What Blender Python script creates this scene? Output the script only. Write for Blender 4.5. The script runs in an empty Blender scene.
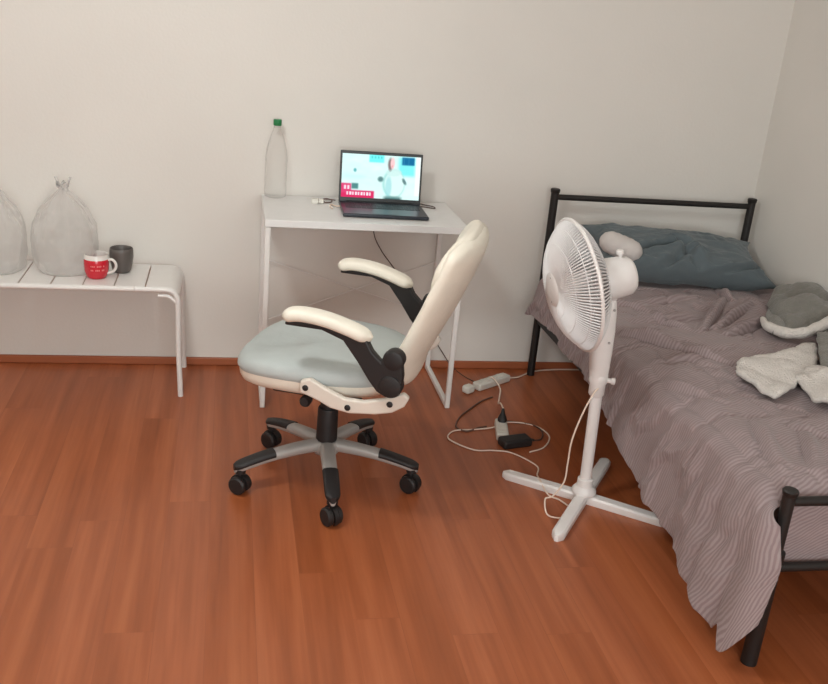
import bpy, bmesh, math, random
from mathutils import Vector, Matrix, noise
random.seed(7)
SC = bpy.context.scene
COL = SC.collection
PI = math.pi

# ------------------------------------------------------------------ camera
cam = bpy.data.objects.new('camera', bpy.data.cameras.new('camera'))
COL.objects.link(cam)
pit, yaw, rol = .3472, .2090, .0898
Rv = Vector((math.cos(yaw), -math.sin(yaw), 0)); Fh = Vector((math.sin(yaw), math.cos(yaw), 0)); Z = Vector((0, 0, 1))
Fv = Fh*math.cos(pit) - Z*math.sin(pit); Uv = Fh*math.sin(pit) + Z*math.cos(pit)
cx = Rv*math.cos(rol) + Uv*math.sin(rol); cy = Uv*math.cos(rol) - Rv*math.sin(rol)
m3 = Matrix((cx, cy, -Fv)).transposed()
cam.matrix_world = Matrix.Translation((0, 0, 1.5695)) @ m3.to_4x4()
cam.data.sensor_width = 36; cam.data.sensor_fit = 'HORIZONTAL'
cam.data.lens = 947.86*36/828
cam.data.clip_start = .05
SC.camera = cam

# ------------------------------------------------------------------ world and lights
world = bpy.data.worlds.new('world'); SC.world = world; world.use_nodes = True
world.node_tree.nodes['Background'].inputs[0].default_value = (.8, .86, 1, 1)
world.node_tree.nodes['Background'].inputs[1].default_value = .15

def area(name, loc, size, power, col, rot=(0, 0, 0), shape='DISK', sy=None):
    l = bpy.data.lights.new(name, 'AREA'); l.shape = shape; l.size = size
    if sy: l.size_y = sy
    l.energy = power; l.color = col
    o = bpy.data.objects.new(name, l); COL.objects.link(o); o.location = loc; o.rotation_euler = rot
    return o
pl_ = bpy.data.lights.new('ceiling_lamp_light', 'POINT'); pl_.energy = 35; pl_.color = (.93, .99, 1); pl_.shadow_soft_size = .16
po_ = bpy.data.objects.new('ceiling_lamp_light', pl_); COL.objects.link(po_); po_.location = (-.42, 2.05, 2.3)
area('fill_light_behind_camera', (.3, -1.5, 1.45), 2.0, 54, (.93, .99, 1), (math.radians(90), 0, 0), 'RECTANGLE', 1.4)  # added fill, no real window: brightens the back wall and under the desk

SC.view_settings.view_transform = 'Standard'; SC.view_settings.look = 'None'
SC.view_settings.exposure = 0.45; SC.view_settings.gamma = 1; SC.view_settings.use_curve_mapping = False

# ------------------------------------------------------------------ materials
def lin(c):
    return tuple(((v/255)/12.92 if v/255 <= .04045 else ((v/255+.055)/1.055)**2.4) for v in c) + (1,)

def mat(name, rgb, rough=.5, metal=0, noise_amt=0, nscale=20, bump=0, bscale=60, coat=0, sheen=0, sss=0):
    m = bpy.data.materials.new(name); m.use_nodes = True
    nt = m.node_tree; b = nt.nodes['Principled BSDF']
    b.inputs['Base Color'].default_value = lin(rgb); b.inputs['Roughness'].default_value = rough
    b.inputs['Metallic'].default_value = metal; b.inputs['Coat Weight'].default_value = coat
    b.inputs['Sheen Weight'].default_value = sheen
    tc = nt.nodes.new('ShaderNodeTexCoord')
    n = nt.nodes.new('ShaderNodeTexNoise'); n.inputs['Scale'].default_value = nscale; n.inputs['Detail'].default_value = 4
    nt.links.new(tc.outputs['Object'], n.inputs['Vector'])
    mx = nt.nodes.new('ShaderNodeMix'); mx.data_type = 'RGBA'
    a = max(noise_amt, .02)
    mx.inputs[6].default_value = lin([max(0, v*(1-a)) for v in rgb]); mx.inputs[7].default_value = lin([min(255, v*(1+a)) for v in rgb])
    nt.links.new(n.outputs['Fac'], mx.inputs[0]); nt.links.new(mx.outputs[2], b.inputs['Base Color'])
    if bump:
        n2 = nt.nodes.new('ShaderNodeTexNoise'); n2.inputs['Scale'].default_value = bscale; n2.inputs['Detail'].default_value = 3
        nt.links.new(tc.outputs['Object'], n2.inputs['Vector'])
        bp = nt.nodes.new('ShaderNodeBump'); bp.inputs['Strength'].default_value = bump; bp.inputs['Distance'].default_value = .01
        nt.links.new(n2.outputs['Fac'], bp.inputs['Height']); nt.links.new(bp.outputs[0], b.inputs['Normal'])
    return m

M = {}
M['wall'] = mat('wall_paint', (222, 217, 210), .85, noise_amt=.012, nscale=2.2, bump=.06, bscale=90)
M['ceiling'] = mat('ceiling_paint', (225, 222, 215), .9)
M['white_metal'] = mat('white_powder_coat', (228, 224, 220), .35)
M['white_lam'] = mat('white_laminate', (226, 224, 222), .4)
M['black_metal'] = mat('black_metal', (24, 19, 17), .55, noise_amt=.1)
M['black_plastic'] = mat('black_plastic', (30, 26, 26), .55, noise_amt=.08)
M['silver'] = mat('silver_plastic', (172, 168, 164), .38, metal=.15)
M['cream'] = mat('cream_vinyl', (236, 229, 214), .5, noise_amt=.03, bump=.12, bscale=45)
M['cream_plastic'] = mat('cream_plastic', (222, 212, 200), .38)
M['seat_blue'] = mat('pale_blue_cover', (180, 186, 184), .75, noise_amt=.05, nscale=9, bump=.2, bscale=30)
M['fan_white'] = mat('fan_white_plastic', (230, 225, 222), .4)
M['fan_grille'] = mat('fan_grille_wire', (222, 219, 218), .45)
M['cable_white'] = mat('white_cable', (226, 205, 188), .5)
M['cable_grey'] = mat('grey_brown_cable', (100, 72, 60), .5)
M['cable_dark'] = mat('dark_cable', (78, 56, 48), .5)
M['strip_white'] = mat('strip_white_plastic', (220, 216, 206), .45)
M['pillow'] = mat('slate_blue_cotton', (90, 100, 104), .9, noise_amt=.05, nscale=6, bump=.25, bscale=40, sheen=.2)
M['throw_grey'] = mat('grey_fleece', (122, 119, 112), 1, noise_amt=.12, nscale=50, bump=.6, bscale=160, sheen=.3)
M['throw_white'] = mat('white_sherpa', (226, 219, 212), 1, noise_amt=.06, nscale=90, bump=.9, bscale=170, sheen=.2)
M['white_cloth'] = mat('white_cotton', (205, 198, 194), .9, noise_amt=.03, bump=.2)
M['mattress'] = mat('mattress_ticking', (205, 200, 192), .9)
M['red_glaze'] = mat('red_glaze', (205, 28, 48), .25, coat=.4)
M['white_glaze'] = mat('white_glaze', (226, 222, 216), .25, coat=.3)
M['mug_print'] = mat('pale_print', (226, 130, 130), .4)
M['grey_glaze'] = mat('charcoal_glaze', (92, 86, 82), .4, noise_amt=.05)
M['green_cap'] = mat('green_plastic', (20, 120, 66), .4)
M['laptop_body'] = mat('laptop_dark_body', (52, 56, 64), .32, metal=.3)
M['laptop_keys'] = mat('laptop_keys', (30, 33, 38), .5)
M['bezel'] = mat('laptop_bezel', (26, 30, 32), .4)
M['base_wood'] = None

def thinmat(name, rgb, dens, rough=.2, gloss=.5, transl=.5):
    m = bpy.data.materials.new(name); m.use_nodes = True; nt = m.node_tree; nt.nodes.clear()
    out = nt.nodes.new('ShaderNodeOutputMaterial')
    tr = nt.nodes.new('ShaderNodeBsdfTransparent'); tr.inputs[0].default_value = (1, 1, 1, 1)
    df = nt.nodes.new('ShaderNodeBsdfDiffuse'); df.inputs[0].default_value = lin(rgb)
    tl = nt.nodes.new('ShaderNodeBsdfTranslucent'); tl.inputs[0].default_value = lin(rgb)
    gl = nt.nodes.new('ShaderNodeBsdfGlossy'); gl.inputs['Roughness'].default_value = rough
    m1 = nt.nodes.new('ShaderNodeMixShader'); m1.inputs[0].default_value = transl
    nt.links.new(df.outputs[0], m1.inputs[1]); nt.links.new(tl.outputs[0], m1.inputs[2])
    m2 = nt.nodes.new('ShaderNodeMixShader')
    lw = nt.nodes.new('ShaderNodeLayerWeight'); lw.inputs[0].default_value = .35
    mt = nt.nodes.new('ShaderNodeMath'); mt.operation = 'MULTIPLY_ADD'; mt.inputs[1].default_value = dens*1.2; mt.inputs[2].default_value = dens
    mt.use_clamp = True
    nt.links.new(lw.outputs['Facing'], mt.inputs[0]); nt.links.new(mt.outputs[0], m2.inputs[0])
    nt.links.new(tr.outputs[0], m2.inputs[1]); nt.links.new(m1.outputs[0], m2.inputs[2])
    m3_ = nt.nodes.new('ShaderNodeMixShader')
    fr = nt.nodes.new('ShaderNodeFresnel'); fr.inputs[0].default_value = 1.18
    mt2 = nt.nodes.new('ShaderNodeMath'); mt2.operation = 'MULTIPLY'; mt2.inputs[1].default_value = gloss
    nt.links.new(fr.outputs[0], mt2.inputs[0]); nt.links.new(mt2.outputs[0], m3_.inputs[0])
    nt.links.new(m2.outputs[0], m3_.inputs[1]); nt.links.new(gl.outputs[0], m3_.inputs[2])
    nt.links.new(m3_.outputs[0], out.inputs[0])
    return m
M['bag'] = thinmat('translucent_bag_film', (232, 230, 228), .30, .35, .35, .45)
M['bottle'] = thinmat('clear_bottle_plastic', (215, 212, 208), .08, .12, .35, .5)
M['blade'] = thinmat('fan_blade_plastic', (215, 212, 212), .75, .3, .5, .4)

def wood_floor():
    m = bpy.data.materials.new('laminate_floor'); m.use_nodes = True
    nt = m.node_tree; N = nt.nodes; L = nt.links; b = N['Principled BSDF']
    tc = N.new('ShaderNodeTexCoord')
    mp = N.new('ShaderNodeMapping'); mp.inputs['Rotation'].default_value = (0, 0, PI/2)
    mp.inputs['Location'].default_value = (.33, .07, 0)
    sx = N.new('ShaderNodeSeparateXYZ'); L.new(tc.outputs['Object'], sx.inputs[0])
    def mth(op, a, b=None):
        q = N.new('ShaderNodeMath'); q.operation = op
        for i_, v_ in enumerate((a, b)):
            if v_ is None: continue
            if isinstance(v_, (int, float)): q.inputs[i_].default_value = v_
            else: L.new(v_, q.inputs[i_])
        return q.outputs[0]
    rowi = mth('FLOOR', mth('DIVIDE', mth('ADD', sx.outputs[0], 5.03), .128))
    offs = mth('MULTIPLY', mth('FRACT', mth('MULTIPLY', mth('SINE', mth('MULTIPLY', rowi, 12.9)), 43.7)), 1.28)
    cb = N.new('ShaderNodeCombineXYZ'); L.new(mth('ADD', sx.outputs[1], offs), cb.inputs[0]); L.new(mth('ADD', sx.outputs[0], 5.03), cb.inputs[1])
    br = N.new('ShaderNodeTexBrick'); br.inputs['Scale'].default_value = 1
    br.inputs['Brick Width'].default_value = 1.28; br.inputs['Row Height'].default_value = .128
    br.inputs['Mortar Size'].default_value = .0008; br.inputs['Mortar Smooth'].default_value = .1; br.inputs['Bias'].default_value = 0
    br.offset = 0
    br.inputs['Color1'].default_value = (0, 0, 0, 1); br.inputs['Color2'].default_value = (1, 1, 1, 1); br.inputs['Mortar'].default_value = (.5, .5, .5, 1)
    L.new(cb.outputs[0], br.inputs[0])
    # grain, stretched along the boards and shifted per board
    mg = N.new('ShaderNodeMapping'); mg.inputs['Scale'].default_value = (11, .5, 1)
    L.new(tc.outputs['Object'], mg.inputs[0])
    sh = N.new('ShaderNodeVectorMath'); sh.operation = 'MULTIPLY_ADD'
    sh.inputs[1].default_value = (7, 13, 5); L.new(br.outputs['Color'], sh.inputs[0]); L.new(mg.outputs[0], sh.inputs[2])
    n1 = N.new('ShaderNodeTexNoise'); n1.inputs['Scale'].default_value = 1.6; n1.inputs['Detail'].default_value = 5; n1.inputs['Distortion'].default_value = .35
    L.new(sh.outputs[0], n1.inputs['Vector'])
    mg2 = N.new('ShaderNodeMapping'); mg2.inputs['Scale'].default_value = (60, 2.2, 1); L.new(tc.outputs['Object'], mg2.inputs[0])
    n2 = N.new('ShaderNodeTexNoise'); n2.inputs['Scale'].default_value = 1.5; n2.inputs['Detail'].default_value = 3
    L.new(mg2.outputs[0], n2.inputs['Vector'])
    cr = N.new('ShaderNodeValToRGB')
    e = cr.color_ramp.elements
    e[0].position = .25; e[0].color = lin((144, 77, 42)); e[1].position = .75; e[1].color = lin((184, 108, 68))
    k = e.new(.5); k.color = lin((167, 92, 54))
    L.new(n1.outputs['Fac'], cr.inputs[0])
    mx = N.new('ShaderNodeMix'); mx.data_type = 'RGBA'; mx.blend_type = 'MULTIPLY'; mx.inputs[0].default_value = .35
    c2 = N.new('ShaderNodeValToRGB'); c2.color_ramp.elements[0].position = .3; c2.color_ramp.elements[0].color = (.74, .68, .62, 1); c2.color_ramp.elements[1].position = .6
    L.new(n2.outputs['Fac'], c2.inputs[0]); L.new(cr.outputs[0], mx.inputs[6]); L.new(c2.outputs[0], mx.inputs[7])
    # board to board tone
    mb = N.new('ShaderNodeMix'); mb.data_type = 'RGBA'; mb.blend_type = 'MULTIPLY'; mb.inputs[0].default_value = 1
    c3 = N.new('ShaderNodeValToRGB'); c3.color_ramp.elements[0].color = (.88, .83, .74, 1); c3.color_ramp.elements[1].color = (1, 1.02, 1.1, 1)
    L.new(br.outputs['Color'], c3.inputs[0]); L.new(mx.outputs[2], mb.inputs[6]); L.new(c3.outputs[0], mb.inputs[7])
    # seams
    ms = N.new('ShaderNodeMix'); ms.data_type = 'RGBA'; ms.inputs[7].default_value = lin((120, 62, 38))
    fm = N.new('ShaderNodeMath'); fm.operation = 'MULTIPLY'; fm.inputs[1].default_value = .35
    L.new(br.outputs['Fac'], fm.inputs[0]); L.new(fm.outputs[0], ms.inputs[0]); L.new(mb.outputs[2], ms.inputs[6])
    L.new(ms.outputs[2], b.inputs['Base Color'])
    b.inputs['Roughness'].default_value = .36; b.inputs['Specular IOR Level'].default_value = .5
    return m
M['floor'] = wood_floor()

def board_mat():
    m = mat('baseboard_wood', (160, 90, 56), .45, noise_amt=.1, nscale=6)
    return m
M['base_wood'] = board_mat()

def cover_mat():
    m = bpy.data.materials.new('striped_seersucker'); m.use_nodes = True
    nt = m.node_tree; N = nt.nodes; L = nt.links; b = N['Principled BSDF']
    uv = N.new('ShaderNodeUVMap'); uv.uv_map = 'UVMap'
    wn = N.new('ShaderNodeTexNoise'); wn.inputs['Scale'].default_value = 3.5; wn.inputs['Detail'].default_value = 2
    L.new(uv.outputs[0], wn.inputs['Vector'])
    ad = N.new('ShaderNodeVectorMath'); ad.operation = 'MULTIPLY_ADD'; ad.inputs[1].default_value = (.0, .07, 0)
    L.new(wn.outputs['Color'], ad.inputs[0]); L.new(uv.outputs[0], ad.inputs[2])
    wv = N.new('ShaderNodeTexWave'); wv.wave_type = 'BANDS'; wv.bands_direction = 'Y'; wv.inputs['Scale'].default_value = 30
    wv.inputs['Distortion'].default_value = 1.6; wv.inputs['Detail'].default_value = 2; wv.inputs['Detail Scale'].default_value = 1.2
    L.new(ad.outputs[0], wv.inputs['Vector'])
    cr = N.new('ShaderNodeValToRGB'); e = cr.color_ramp.elements
    e[0].position = .2; e[0].color = lin((140, 121, 121)); e[1].position = .8; e[1].color = lin((164, 149, 147))
    L.new(wv.outputs['Fac'], cr.inputs[0])
    pn = N.new('ShaderNodeTexNoise'); pn.inputs['Scale'].default_value = 2.5; L.new(uv.outputs[0], pn.inputs['Vector'])
    mx = N.new('ShaderNodeMix'); mx.data_type = 'RGBA'; L.new(pn.outputs['Fac'], mx.inputs[0])
    mx.inputs[7].default_value = lin((135, 118, 120)); L.new(cr.outputs[0], mx.inputs[6])
    mf = N.new('ShaderNodeMath'); mf.operation = 'MULTIPLY'; mf.inputs[1].default_value = .55
    L.new(pn.outputs['Fac'], mf.inputs[0]); L.new(mf.outputs[0], mx.inputs[0])
    L.new(mx.outputs[2], b.inputs['Base Color']); b.inputs['Roughness'].default_value = .95; b.inputs['Sheen Weight'].default_value = .15
    bp = N.new('ShaderNodeBump'); bp.inputs['Strength'].default_value = .16; bp.inputs['Distance'].default_value = .004
    L.new(wv.outputs['Fac'], bp.inputs['Height']); L.new(bp.outputs[0], b.inputs['Normal'])
    return m
M['cover'] = cover_mat()

# ------------------------------------------------------------------ helpers
def link(name, bm, m, parent=None, smooth=True, bevel=0, bseg=2, subsurf=0, angle=None):
    me = bpy.data.meshes.new(name); bmesh.ops.recalc_face_normals(bm, faces=bm.faces[:]); bm.to_mesh(me); bm.free()
    o = bpy.data.objects.new(name, me); COL.objects.link(o)
    if isinstance(m, (list, tuple)):
        for k in m: me.materials.append(k)
    else: me.materials.append(m)
    if smooth:
        for p in me.polygons: p.use_smooth = True
    if bevel:
        bv = o.modifiers.new('bevel', 'BEVEL'); bv.width = bevel; bv.segments = bseg; bv.limit_method = 'ANGLE'; bv.angle_limit = math.radians(40)
    if subsurf:
        s = o.modifiers.new('sub', 'SUBSURF'); s.levels = subsurf; s.render_levels = subsurf
    if smooth:
        try: me.set_sharp_from_angle(angle=math.radians(angle or 42))
        except Exception: pass
    if parent: o.parent = parent
    return o

def thing(name, label, cat, loc=(0, 0, 0), rz=0, group=None):
    o = bpy.data.objects.new(name, None); COL.objects.link(o); o.location = loc; o.rotation_euler = (0, 0, rz)
    o.empty_display_size = .05
    o['label'] = label; o['category'] = cat
    if group: o['group'] = group
    return o
def tag(o, label, cat, group=None):
    o['label'] = label; o['category'] = cat
    if group: o['group'] = group
    return o
def struct(o): o['kind'] = 'structure'; return o

def add_box(bm, x0, x1, y0, y1, z0, z1, mi=0):
    vs = [bm.verts.new((x, y, z)) for z in (z0, z1) for y in (y0, y1) for x in (x0, x1)]
    for f in [(0, 2, 3, 1), (4, 5, 7, 6), (0, 1, 5, 4), (2, 6, 7, 3), (0, 4, 6, 2), (1, 3, 7, 5)]:
        fc = bm.faces.new([vs[i] for i in f]); fc.material_index = mi
    return vs

def loft(bm, rings, cap=True, closed=True, mi=0):
    R = [[bm.verts.new(p) for p in r] for r in rings]
    n = len(R[0])
    for a, b in zip(R[:-1], R[1:]):
        for i in range(n if closed else n-1):
            j = (i+1) % n
            f = bm.faces.new((a[i], a[j], b[j], b[i])); f.material_index = mi
    if cap:
        bm.faces.new(R[0][::-1]).material_index = mi; bm.faces.new(R[-1]).material_index = mi
    return R

def lathe(bm, prof, seg=32, c=(0, 0, 0), axis=None, cap=True, mi=0):
    """prof: (r, z) list; axis: direction the z of the profile runs along"""
    q = Vector((0, 0, 1)).rotation_difference(Vector(axis).normalized()) if axis else None
    rings = []
    for r, z in prof:
        ring = []
        for k in range(seg):
            a = 2*PI*k/seg; p = Vector((r*math.cos(a), r*math.sin(a), z))
            if q: p = q @ p
            ring.append(p + Vector(c))
        rings.append(ring)
    return loft(bm, rings, cap, True, mi)

def spline(pts, n=8):
    P = [Vector(p) for p in pts]
    P = [P[0]*2-P[1]] + P + [P[-1]*2-P[-2]]
    out = []
    for i in range(1, len(P)-2):
        for k in range(n):
            t = k/n; a, b, c, d = P[i-1:i+3]
            out.append(.5*((2*b)+(c-a)*t+(2*a-5*b+4*c-d)*t*t+(3*b-a-3*c+d)*t**3))
    out.append(P[-2]); return out

def add_tube(bm, pts, r, seg=10, radii=None, smooth=False, n=8, cap=True, flat=None, mi=0):
    P = spline(pts, n) if smooth else [Vector(p) for p in pts]
    T = []
    for i in range(len(P)):
        a = P[max(i-1, 0)]; b = P[min(i+1, len(P)-1)]; T.append((b-a).normalized())
    up = Vector((0, 0, 1)) if abs(T[0].z) < .9 else Vector((0, 1, 0))
    u = T[0].cross(up).normalized(); rings = []
    for i, p in enumerate(P):
        u = (u - T[i]*u.dot(T[i])).normalized(); v = T[i].cross(u)
        rr = radii[i] if radii else r
        fa = flat if flat else 1
        rings.append([p + (u*math.cos(2*PI*k/seg) + v*math.sin(2*PI*k/seg)*fa)*rr for k in range(seg)])
    return loft(bm, rings, cap, True, mi)

def add_bar(bm, a, b, w, h, up=(0, 0, 1)):
    """rectangular bar from a to b, w across, h along 'up'"""
    a, b = Vector(a), Vector(b); t = (b-a).normalized(); up = Vector(up)
    u = t.cross(up).normalized(); v = u.cross(t).normalized()
    rings = [[p + u*sx*w/2 + v*sy*h/2 for sx, sy in ((-1, -1), (1, -1), (1, 1), (-1, 1))] for p in (a, b)]
    return loft(bm, rings)

def add_prism(bm, poly, y0, y1):
    """polygon in x,z extruded along y"""
    loft(bm, [[(x, y0, z) for x, z in poly], [(x, y1, z) for x, z in poly]])

def add_disc(bm, c, r, h, axis=(0, 0, 1), seg=24, rb=None):
    rb = min(r, h)*.25 if rb is None else rb
    lathe(bm, [(r-rb, 0), (r, rb), (r, h-rb), (r-rb, h)], seg, c, axis)

NB = bmesh.new
def fbm(x, y, z=0, o=4): return noise.fractal(Vector((x, y, z)), 1.0, 2.0, o)
def lerp(a, b, t): return a+(b-a)*t
def pw(tab, x):
    if x <= tab[0][0]: return tab[0][1]
    for (a, va), (b, vb) in zip(tab[:-1], tab[1:]):
        if x <= b:
            t = (x-a)/(b-a); t = t*t*(3-2*t) if len(tab) < 4 else t
            return va+(vb-va)*t
    return tab[-1][1]

# ------------------------------------------------------------------ room
X0, X1, Y0, Y1, H = -2.3, 2.345, -1.6, 3.92, 2.5
def slab(name, b, m):
    bm = NB(); add_box(bm, *b); return struct(link(name, bm, m, smooth=False))
slab('floor', (X0-.1, X1+.1, Y0-.1, Y1+.1, -.1, 0), M['floor'])
slab('ceiling', (X0-.1, X1+.1, Y0-.1, Y1+.1, H, H+.1), M['ceiling'])
slab('wall_back', (X0-.1, X1+.1, Y1, Y1+.1, 0, H), M['wall'])
slab('wall_right', (X1, X1+.1, Y0-.1, Y1, 0, H), M['wall'])
slab('wall_left', (X0-.1, X0, Y0-.1, Y1, 0, H), M['wall'])
slab('wall_front', (X0, X1, Y0-.1, Y0, 0, H), M['wall'])
def baseboard(name, b):
    bm = NB(); add_box(bm, *b); return struct(link(name, bm, M['base_wood'], bevel=.004, bseg=2))
baseboard('baseboard_back', (X0, X1-.014, Y1-.014, Y1, 0, .034))
baseboard('baseboard_right', (X1-.014, X1, Y0, Y1, 0, .034))
baseboard('baseboard_left', (X0, X0+.014, Y0, Y1-.014, 0, .034))

# ------------------------------------------------------------------ bed
BX0, BX1, BY0, BY1 = 1.37, 2.292, 1.852, 3.84
bed = thing('metal_bed', 'black metal single bed frame with tall headboard standing along the right wall', 'bed', ((BX0+BX1)/2, (BY0+BY1)/2, 0))
bcx, bcy = (BX0+BX1)/2, (BY0+BY1)/2
def B(x, y, z): return (x-bcx, y-bcy, z)
for x in (BX0, BX1):
    bm = NB(); add_tube(bm, [B(x, BY1, 0), B(x, BY1, .845)], .017, 14)
    p = link('headboard_post', bm, M['black_metal'], bed)
    bm = NB(); lathe(bm, [(.017, 0), (.0195, .004), (.021, .016), (.018, .02)], 16, B(x, BY1, .838)); link('post_cap', bm, M['black_metal'], p)
    bm = NB(); add_tube(bm, [B(x, BY0, 0), B(x, BY0, .505)], .0165, 14)
    p = link('footboard_post', bm, M['black_metal'], bed)
    bm = NB(); lathe(bm, [(.0165, 0), (.0185, .004), (.0205, .014), (.017, .018)], 16, B(x, BY0, .498)); link('post_cap', bm, M['black_metal'], p)
    bm = NB(); lathe(bm, [(.0215, 0), (.0215, .3), (.024, .31), (.024, .34), (.018, .345)], 16, B(x, BY0, 0)); link('leg_sleeve', bm, M['black_metal'], p)
bm = NB(); add_tube(bm, [B(BX0+.012, BY1, .822), B(BX1-.012, BY1, .822)], .0125, 12); link('headboard_rail', bm, M['black_metal'], bed)
bm = NB(); add_tube(bm, [B(BX0+.012, BY1, .36), B(BX1-.012, BY1, .36)], .0125, 12); link('headboard_rail', bm, M['black_metal'], bed)
bm = NB(); add_tube(bm, [B(BX0+.012, BY0, .482), B(BX1-.012, BY0, .482)], .0125, 12); link('footboard_rail', bm, M['black_metal'], bed)
bm = NB(); add_tube(bm, [B(BX0+.012, BY0, .292), B(BX1-.012, BY0, .292)], .0125, 12); link('footboard_rail', bm, M['black_metal'], bed)
for x in (BX0+.004, BX1-.004):
    bm = NB(); add_box(bm, x-.012-bcx, x+.012-bcx, BY0+.01-bcy, BY1-.01-bcy, .255, .295); link('side_rail', bm, M['black_metal'], bed, bevel=.003)
for k in range(9):
    y = lerp(BY0+.12, BY1-.12, k/8)
    bm = NB(); add_box(bm, BX0+.016-bcx, BX1-.016-bcx, y-.02-bcy, y+.02-bcy, .275, .29); link('slat', bm, M['black_metal'], bed, bevel=.003)

bm = NB(); add_box(bm, BX0+.025, BX1-.005, BY0+.035, BY1-.025, .298, .478)
mat_o = link('mattress', bm, M['mattress'], bevel=.035, bseg=5)
tag(mat_o, 'pale single mattress under the striped cover on the black bed frame', 'mattress')

# striped cover: top, left fall with a wavy hem and a short fall at the foot
ZT = .512
XE = 1.372            # left edge of the top
creases = [  # ax, ay, bx, by, height, width : folds seen on top
    ((1.40, 2.99), (1.52, 2.84), .026, .016), ((1.50, 2.86), (1.67, 2.69), .016, .012),
    ((1.74, 3.07), (1.99, 3.40), .024, .014), ((1.79, 3.08), (2.07, 3.33), .020, .013),
    ((1.79, 2.99), (2.05, 3.16), .024, .015), ((2.045, 3.54), (2.02, 3.38), .018, .012),
    ((1.40, 2.72), (1.60, 2.765), .010, .014), ((1.50, 3.13), (1.84, 3.235), .012, .022),
    ((1.60, 3.36), (1.88, 3.44), .012, .020), ((1.38, 2.60), (1.47, 2.38), .012, .016),
    ((1.56, 3.22), (1.70, 3.02), .010, .016), ((1.9, 2.55), (1.7, 2.2), .007, .03),
    ((1.45, 3.40), (1.62, 3.26), .014, .016), ((1.50, 2.25), (1.42, 1.98), .012, .018), ((1.62, 2.2), (1.5, 1.94), .010, .016)]
def seg_d(px, py, a, b):
    ax, ay = a; bx, by = b; dx, dy = bx-ax, by-ay; l2 = dx*dx+dy*dy
    t = max(0, min(1, ((px-ax)*dx+(py-ay)*dy)/l2)); qx, qy = ax+dx*t, ay+dy*t
    s = ((px-ax)*dy-(py-ay)*dx)/math.sqrt(l2)
    return math.hypot(px-qx, py-qy), s, t
def crease_h(x, y):
    h = 0
    for a, b, hh, w in creases:
        d, s, t = seg_d(x, y, a, b)
        if d > 4*w: continue
        e = math.sin(PI*max(.12, min(.88, t)))
        sd_ = d if s > 0 else -d
        h += 1.6*hh*e*(math.exp(-(sd_/(w*1.15))**2) - .85*math.exp(-((sd_-1.35*w)/(.6*w))**2) - .3*math.exp(-((sd_+1.9*w)/(w*1.2))**2))
    return h
hem_tab = [(1.86, .035), (1.90, .035), (1.928, .095), (1.96, .045), (2.05, .08), (2.16, .10), (2.34, .115), (2.56, .16), (2.84, .225), (3.0, .275), (3.2, .29), (3.45, .31), (3.78, .29)]
def top_z(x, y):
    z = ZT + .013*fbm(x*3.1, y*3.1, 1) + .007*fbm(x*8, y*8, 5) + crease_h(x, y) - .010*max(0, 1-abs(fbm(x*3.3+y*1.2, y*3.1-x, 12))*9)
    z += .006*math.sin((x*5 + y*9) + 2*fbm(x*2, y*2, 9))
    return max(z, .492)
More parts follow.
